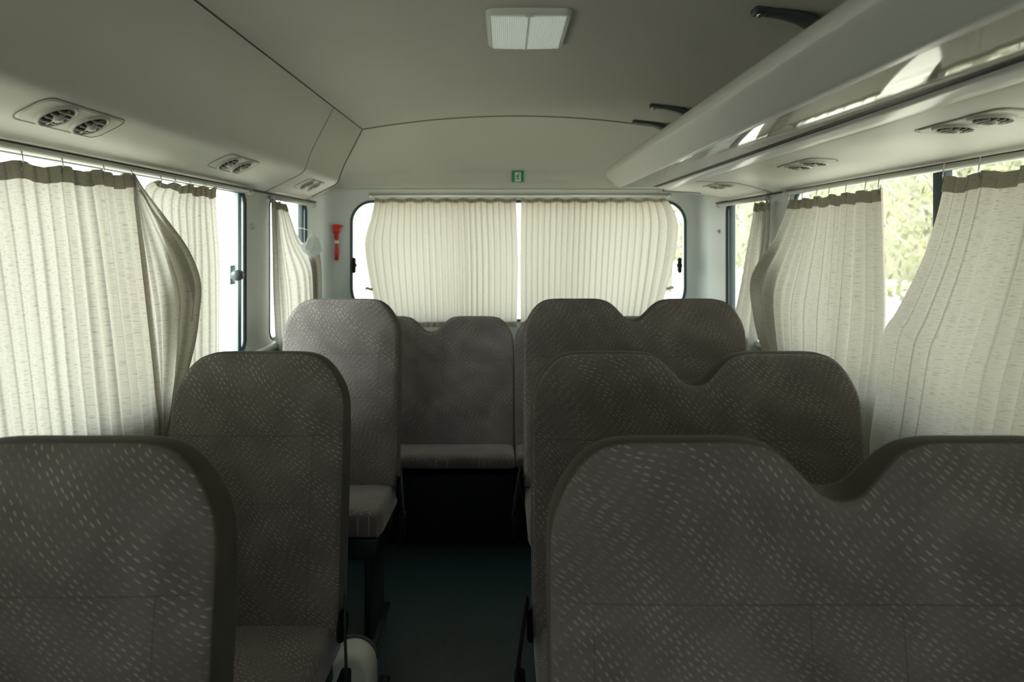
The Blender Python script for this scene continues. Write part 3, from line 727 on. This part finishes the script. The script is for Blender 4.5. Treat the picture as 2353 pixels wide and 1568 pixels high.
# ---------------------------------------------------------------- outside
mb=MB(); mb.add([(-80,-80,-.8),(80,-80,-.8),(80,80,-.8),(-80,80,-.8)],[(0,1,2,3)]); o=mb.obj('ground','ground',smooth=False); struct(o)
def tree(x,y,h,r,seed):
    rnd=random.Random(seed); e=empty('tree','sparse yellow-green tree standing outside on pale ground','tree',(x,y,-.8),'trees outside the bus')
    mb=MB(); mb.tube([(0,0,0),(.1,0,h*.3),(-.05,.1,h*.6),(.1,0,h*.85)],[.12,.09,.07,.03],10)
    for i in range(12):
        a=rnd.random()*6.28; z=h*(.15+.6*rnd.random()); l=r*.8
        mb.tube([(0,0,z),(l*.5*math.cos(a),l*.5*math.sin(a),z+.5),(l*math.cos(a),l*math.sin(a),z+1.3)],[.05,.03,.012],6)
    mb.obj('trunk','bark',e)
    mb=MB()
    for i in range(1000):
        a=rnd.random()*6.28; rr=r*math.sqrt(rnd.random()); z=h*(.16+.84*rnd.random()); f=min(1,math.sin(min(1,max(.15,(z/h-.12)/.88))*pi*.9)+.2)
        c=Vector((rr*f*math.cos(a),rr*f*math.sin(a),z)); s=.05+.09*rnd.random()
        u=Vector((rnd.gauss(0,1),rnd.gauss(0,1),rnd.gauss(0,1))).normalized(); v=u.orthogonal().normalized()
        mb.add([c+u*s,c+v*s*.6,c-u*s,c-v*s*.6],[(0,1,2,3)])
    mb.obj('foliage','leaf',e,False)
for i,(x,y,h,r) in enumerate(((9,13.5,5.5,1.7),(12.6,19,6.5,2.1),(8.3,20,5.5,1.9),(12,27,7,2.6),(17.5,26,8,2.8),(6.8,27,6,2.2),(7.2,9.6,3.6,1.0),(15,13,7,2.6))): tree(x,y,h,r,i)
nx_,ny_=14,70; vs=[]
for i in range(nx_):
    for j in range(ny_):
        u=i/(nx_-1); y=-10+80*j/(ny_-1); x=24+10*u-.12*max(0,y-10)
        p=Vector((x*.35,y*.35,0)); hgt=7*math.sin(min(1,u*1.3)*pi/2)**.6*(1+.25*noise.noise(p))+.9*noise.noise(p*3.1)*min(1,u*3)
        vs.append((x+.8*noise.noise(p*2+Vector((5,0,u*4))),y,-.82+max(0,hgt)))
fs=[(i*ny_+j,i*ny_+j+1,(i+1)*ny_+j+1,(i+1)*ny_+j) for i in range(nx_-1) for j in range(ny_-1)]
o=mobj('wooded_bank',vs,fs,'bank',smooth=False); tag(o,'pale hazy wooded bank behind the trees outside','woodland'); o["kind"]="stuff"

# ---------------------------------------------------------------- light
wd=bpy.data.worlds.new('World'); bpy.context.scene.world=wd; wd.use_nodes=True
nt=wd.node_tree; bg=nt.nodes['Background']
tc=N(nt,'ShaderNodeTexCoord'); sp=N(nt,'ShaderNodeSeparateXYZ'); nt.links.new(tc.outputs['Generated'],sp.inputs[0])
cr=N(nt,'ShaderNodeValToRGB'); cr.color_ramp.elements[0].position=.45; cr.color_ramp.elements[0].color=(1,.985,.94,1); cr.color_ramp.elements[1].position=1; cr.color_ramp.elements[1].color=(.86,.97,1,1)
mp=N(nt,'ShaderNodeMapRange'); mp.inputs[1].default_value=-1; nt.links.new(sp.outputs[2],mp.inputs[0]); nt.links.new(mp.outputs[0],cr.inputs[0]); nt.links.new(cr.outputs[0],bg.inputs[0])
bg.inputs[1].default_value=4.5
sl=bpy.data.lights.new('sun','SUN'); sl.energy=5; sl.angle=.1; sl.color=(1,.97,.92); so=bpy.data.objects.new('sun',sl); COL.objects.link(so)
so.rotation_euler=(math.radians(28),0,0); so.location=(0,-10,20)
sl=bpy.data.lights.new('left_fill_sun','SUN'); sl.energy=8; sl.angle=.7; sl.color=(.92,.98,1); so=bpy.data.objects.new('left_fill_sun',sl); COL.objects.link(so)  # added soft fill from the left, no real cloud; brightens a single seat
so.rotation_euler=Vector((.80,.42,-.42)).to_track_quat('-Z','Y').to_euler(); so.location=(-15,-6,10)
def portal(loc,rot,sx,sy):
    l=bpy.data.lights.new('portal','AREA'); l.shape='RECTANGLE'; l.size=sx; l.size_y=sy; l.cycles.is_portal=True
    o=bpy.data.objects.new('window_portal',l); COL.objects.link(o); o.location=loc; o.rotation_euler=rot
zc=(ZS+ZT)/2; zh=ZT-ZS
for a,b in OPN:
    portal((XL-.06,(a+b)/2,zc),(0,-pi/2,0),zh,b-a); portal((XR+.06,(a+b)/2,zc),(0,pi/2,0),zh,b-a)
portal((XC,YR+.06,(rz0+rz1)/2),(-pi/2,0,0),rx1-rx0,rz1-rz0)
portal((XC,YF-.04,(WZ0+WZ1)/2),(pi/2,0,0),1.8,WZ1-WZ0)

cam=bpy.data.cameras.new('camera'); co=bpy.data.objects.new('camera',cam); COL.objects.link(co)
co.location=(0,0,H); co.rotation_euler=(pi/2,0,0); cam.sensor_width=36; cam.lens=F/2353*36
cam.shift_x=(1176.5-VX)/2353; cam.shift_y=-(784-VY)/2353; cam.clip_start=.02
cam.dof.use_dof=True; cam.dof.focus_distance=1.7; cam.dof.aperture_fstop=3.2
sc=bpy.context.scene; sc.camera=co
sc.view_settings.view_transform='Standard'; sc.view_settings.exposure=0.0
